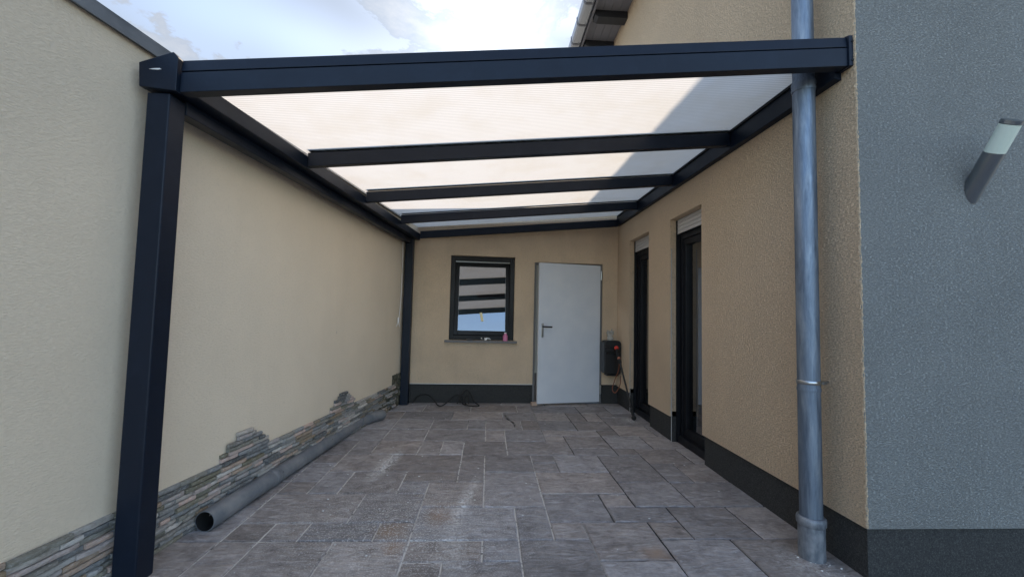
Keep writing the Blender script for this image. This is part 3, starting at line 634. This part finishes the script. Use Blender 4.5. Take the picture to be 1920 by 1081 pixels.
# ------------------------------------------------------------------ loose pipe along the wall
fp = thing('drain_pipe', 'long loose grey plastic pipe lying on the slabs along the stone strip', 'pipe', (-1.545, 2.5, 0))
PR = .056
P0, P1, P2, P3 = Vector((0, 0, PR)), Vector((.055, .62, PR)), Vector((.205, 2.20, PR+.004)), Vector((.355, 2.50, PR))
bm = bmesh.new(); r1 = lathe(bm, P0, P1, [(0, PR), (.02, PR+.001), (1, PR)], 32, (False, False)); lathe(bm, P0, P0+(P1-P0)*.0005, [(0, PR), (0, PR-.004)], 32, (False, False)); obj('pipe_section', bm, 'floorpipe', fp, True)
bm = bmesh.new(); lathe(bm, P0+(P1-P0)*.004, P1, [(0, PR-.003), (1, PR-.004)], 32, (False, True)); obj('shaded_bore', bm, 'blackmatte', fp, True)  # bore coloured black to stand in for the shade deep inside
bm = bmesh.new(); dd = (P1-P0).normalized(); lathe(bm, P1-dd*.03, P1+dd*.035, [(0, PR+.001), (.1, PR+.004), (.85, PR+.005), (1, PR+.001)], 32); obj('joint_collar', bm, 'floorpipe', fp, True)
bm = bmesh.new(); lathe(bm, P1, P2, [(0, PR-.001), (1, PR-.001)], 32); obj('pipe_section', bm, 'floorpipe', fp, True)
bm = bmesh.new(); d1 = (P2-P1).normalized(); d2 = (P3-P2).normalized()
tube(bm, [P2-d1*.09, P2-d1*.04, P2-d1*.012+d2*.012, P2+d2*.05, P2+d2*.10], PR+.004, 28); obj('elbow', bm, 'floorpipe', fp, True)
bm = bmesh.new(); lathe(bm, P2+d2*.05, P3, [(0, PR), (.95, PR), (1, PR-.006)], 32); obj('pipe_section', bm, 'floorpipe', fp, True)

# ------------------------------------------------------------------ black wall box with a grey glove on it
bx = thing('wall_box', 'black plastic box hung on the back wall beside the steel door', 'wall box', (1.715, 5.93, .44))
def rounded(w, h, r1, r2, n=6):
    pts = []
    for (cx_, cz_, rr_, a0) in ((w/2-r2, r2, r2, -90), (w/2-r1, h-r1, r1, 0), (-w/2+r1, h-r1, r1, 90), (-w/2+r2, r2, r2, 180)):
        for k in range(n+1):
            a_ = R(a0+90*k/n); pts.append((cx_+rr_*math.cos(a_), cz_+rr_*math.sin(a_)))
    return pts
bm = bmesh.new(); prism(bm, rounded(.235, .46, .05, .035), -.17, .02); o = obj('box_body', bm, 'black', bx, True); bevel_sharp(o, .012, 3)
bm = bmesh.new(); prism(bm, [(x, z+.31) for x, z in rounded(.225, .155, .05, .01)], -.185, -.168); o = obj('box_lid', bm, 'black', bx, True); bevel_sharp(o, .006)
for z in (.285, .365): obj('ridge', nb_(-.112, .112, -.196, -.168, z, z+.012, .004), 'black', bx)
obj('foot', nb_(-.075, .09, -.15, 0, -.022, .004, .004), 'black', bx)
gv = bmesh.new(); rg = random.Random(5)
for (x, z, r) in ((0, .03, .042), (-.012, .075, .032), (.02, .095, .026), (-.03, .11, .022), (.012, .125, .022), (-.005, .055, .036)):
    bmesh.ops.create_icosphere(gv, subdivisions=2, radius=r, matrix=Matrix.Translation((x, rg.uniform(-.01, .01), z)))
for v_ in gv.verts: v_.co += Vector((rg.uniform(-1, 1), rg.uniform(-1, 1), rg.uniform(-1, 1)))*.006
for (a, b) in (((-.02, 0, .11), (-.045, -.01, .15)), ((.0, 0, .12), (.02, -.01, .165)), ((.02, 0, .11), (.05, 0, .135))): tube(gv, [Vector(a), (Vector(a)+Vector(b))/2+Vector((.004, 0, 0)), Vector(b)], [.010, .009, .006], 8)
o = obj('work_glove', gv, 'greycloth'); o.location = (1.705, 5.85, .895); tag(o, 'crumpled grey glove lying on top of the black wall box', 'glove')

# ------------------------------------------------------------------ pole with red knob, orange cable
pt, pf = Vector((1.715, 5.62, .835)), Vector((1.765, 5.045, .03))
pole = thing('garden_pole', 'slim black pole with a red knob leaning beside the narrow glass door', 'pole', pf)
q = lambda t_: (pt-pf)*t_
bm = bmesh.new(); cyl(bm, q(.03), q(.76), .0115, 14); obj('shaft', bm, 'black', pole, True)
bm = bmesh.new(); lathe(bm, q(.74), q(.965), [(0, .016), (.1, .021), (.5, .019), (.9, .022), (1, .016)], 18); obj('grip', bm, 'blackmatte', pole, True)
bm = bmesh.new(); sphere(bm, q(.975), .030, 1.0); obj('knob', bm, 'red', pole, True)
bm = bmesh.new(); lathe(bm, q(.80), q(.83), [(0, .019), (.2, .0225), (.8, .0225), (1, .019)], 18); obj('grip_ring', bm, 'reddish', pole, True)
bm = bmesh.new(); lathe(bm, q(.13), q(.16), [(0, .013), (.2, .017), (.8, .017), (1, .013)], 16); lathe(bm, q(.02), q(.11), [(0, .013), (.3, .018), (.7, .018), (1, .014)], 16); obj('sleeve', bm, 'blackmatte', pole, True)
bm = bmesh.new(); sphere(bm, Vector((0, 0, .002)), .030, .95); obj('rubber_foot', bm, 'blackmatte', pole, True)
bm = bmesh.new(); tube(bm, smooth_path([(1.73, 5.53, .70), (1.735, 5.55, .55), (1.70, 5.60, .40), (1.67, 5.62, .27), (1.70, 5.58, .23), (1.75, 5.55, .33), (1.745, 5.5, .46)], 8), .0055, 8)
o = obj('cable', bm, 'orange', None, True); tag(o, 'thin orange cable looping down behind the black pole', 'cable')

# ------------------------------------------------------------------ black cable heap by the back wall
bm = bmesh.new()
tube(bm, smooth_path([(-1.0, 5.84, .01), (-.93, 5.83, .10), (-.80, 5.82, .12), (-.70, 5.78, .05), (-.64, 5.70, .012), (-.58, 5.70, .012), (-.50, 5.80, .06), (-.42, 5.84, .12), (-.34, 5.83, .10), (-.33, 5.78, .03), (-.28, 5.74, .01)], 8), .0085, 8)
tube(bm, smooth_path([(-.40, 5.80, .01), (-.33, 5.83, .14), (-.27, 5.84, .19), (-.22, 5.82, .14), (-.17, 5.78, .05), (-.10, 5.72, .01), (-.18, 5.69, .01), (-.27, 5.72, .02), (-.30, 5.78, .09), (-.25, 5.80, .12), (-.24, 5.75, .03)], 8), .0085, 8)
o = obj('cable', bm, 'blackmatte', None, True); tag(o, 'tangled black cable on the slabs against the dark plinth below the window', 'cable')

# ------------------------------------------------------------------ items on the window sill
AM = Matrix.Translation((.4, 5.93, 0)) @ Matrix.Rotation(AZ, 4, 'Z')
def on_sill(x, y, z=.8595): return AM @ Vector((x, y, z))
bm = bmesh.new(); lathe(bm, (0, 0, 0), (0, 0, .105), [(0, .030), (.04, .034), (.70, .034), (.80, .022), (1., .020)], 20); can = obj('spray_can', bm, 'pink', None, True); can.location = on_sill(-.165, -.012); tag(can, 'small pink tin standing at the right end of the window sill', 'tin')
bm = bmesh.new(); lathe(bm, (0, 0, .105), (0, 0, .118), [(0, .018), (1, .016)], 16); o = obj('lid', bm, 'white', can, True)
bm = bmesh.new(); lathe(bm, (0, 0, 0), (0, 0, .018), [(0, .03), (.5, .048), (1., .052)], 24, (True, False)); lathe(bm, (0, 0, .004), (0, 0, .018), [(0, .028), (.5, .044), (1., .0515)], 24, (True, False)); o = obj('dish', bm, 'steel', None, True); o.location = on_sill(-.655, -.012); tag(o, 'flat metal dish lying on the window sill', 'dish')
bm = bmesh.new(); rg = random.Random(9)
for k in range(5):
    c0 = Vector((-.05+k*.024, rg.uniform(-.012, .012), .018)); fold = [c0+Vector((rg.uniform(-.03, .03), rg.uniform(-.02, .02), rg.uniform(-.014, .028))) for _ in range(6)]
    vv2 = [bm.verts.new(p) for p in fold]; bmesh.ops.convex_hull(bm, input=vv2)
for v_ in bm.verts: v_.co.z = max(.001, v_.co.z)
o = obj('crumpled_paper', bm, 'white'); o.location = on_sill(-.43, -.012); tag(o, 'crumpled white paper on the middle of the window sill', 'paper')
bm = nb_(-.017, .017, -.0015, .0015, -.062, .062); o = obj('pale_strip', bm, 'tag'); o.location = AM @ Vector((-.500, .092, 1.185)); o.rotation_euler = (-R(8.2), R(-12), AZ); tag(o, 'small pale yellow strip on the window pane', 'sticker')  # thin pale yellow strip set against the pane
bm = bmesh.new(); box(bm, -.30, .10, .0, .02, -.02, .065); o = obj('shelf_board', bm, 'reddish'); o.location = AM @ Vector((-.27, .30, 1.50)); o.rotation_euler = (0, R(-2), AZ); tag(o, 'reddish board dimly seen behind the window pane', 'board')
# wooden block under the door
bm = nb_(-.03, .045, -.03, .03, 0, .045, .004); o = obj('wooden_block', bm, 'wood'); o.location = (.635, 5.80, .002); o.rotation_euler = (0, 0, .3); tag(o, 'small pinkish wooden block wedged at the foot of the steel door', 'block')
# white cable on the left wall by the back post
bm = bmesh.new(); tube(bm, smooth_path([(-1.163, 5.62, 2.16), (-1.160, 5.63, 1.8), (-1.162, 5.62, 1.4), (-1.168, 5.58, 1.16)], 6), .004, 6)
wc = obj('white_cable', bm, 'white', None, True); tag(wc, 'thin white cable hanging on the left wall beside the rear post', 'cable')
bm = bmesh.new(); box(bm, -1.183, -1.163, 5.555, 5.60, 1.09, 1.16, .004); obj('connector', bm, 'white', wc)
bm = bmesh.new(); tube(bm, [Vector((-1.172, 5.56, 1.10)), Vector((-1.178, 5.53, 1.07)), Vector((-1.183, 5.50, 1.045))], .005, 6); tube(bm, [Vector((-1.17, 5.58, 1.10)), Vector((-1.168, 5.60, 1.06)), Vector((-1.168, 5.63, 1.04))], .006, 6); obj('loose_end', bm, 'white', wc)

# ------------------------------------------------------------------ chalk marks and crumbs
def streak(pts, w, label):
    P = smooth_path([(x, y, .0035) for x, y in pts], 6); bm = bmesh.new(); rg = random.Random(len(pts)); n = len(P); prev = None
    for i, p in enumerate(P):
        d_ = (P[min(i+1, n-1)]-P[max(0, i-1)]).normalized(); s_ = Vector((-d_.y, d_.x, 0)); ww = w*(.35+.65*math.sin(math.pi*(i+.5)/n))*rg.uniform(.6, 1.2)
        cur = (bm.verts.new(p+s_*ww), bm.verts.new(p-s_*ww))
        if prev: bm.faces.new((prev[0], prev[1], cur[1], cur[0]))
        prev = cur
    bmesh.ops.solidify(bm, geom=bm.faces[:], thickness=.0012)
    o = obj('plaster_smear', bm, 'chalk'); tag(o, label, 'smear')
streak([(.235, 5.25), (.24, 5.10), (.285, 4.95), (.32, 4.80), (.30, 4.66)], .012, 'curved white plaster smear on the slabs in front of the steel door')
streak([(-.42, 5.62), (-.30, 5.64), (-.18, 5.60), (-.09, 5.52)], .012, 'faint white arc smeared on the slabs in front of the black cable')
bm = bmesh.new(); rg = random.Random(21)
for k in range(150):
    x, y = rg.uniform(-1.3, 1.7), rg.uniform(2.2, 5.8); r = rg.choice((.0025, .003, .004, .006))
    if k < 60: x, y = rg.gauss(-.5, .5), rg.gauss(2.8, .5)
    if k > 125: x, y = rg.gauss(1.72, .04), rg.uniform(2.05, 2.3)
    bmesh.ops.create_icosphere(bm, subdivisions=1, radius=r, matrix=Matrix.Translation((x, y, .002)) @ Matrix.Diagonal((1.3, .8, .6, 1)))
obj('plaster_crumbs', bm, 'chalk', kind='stuff')
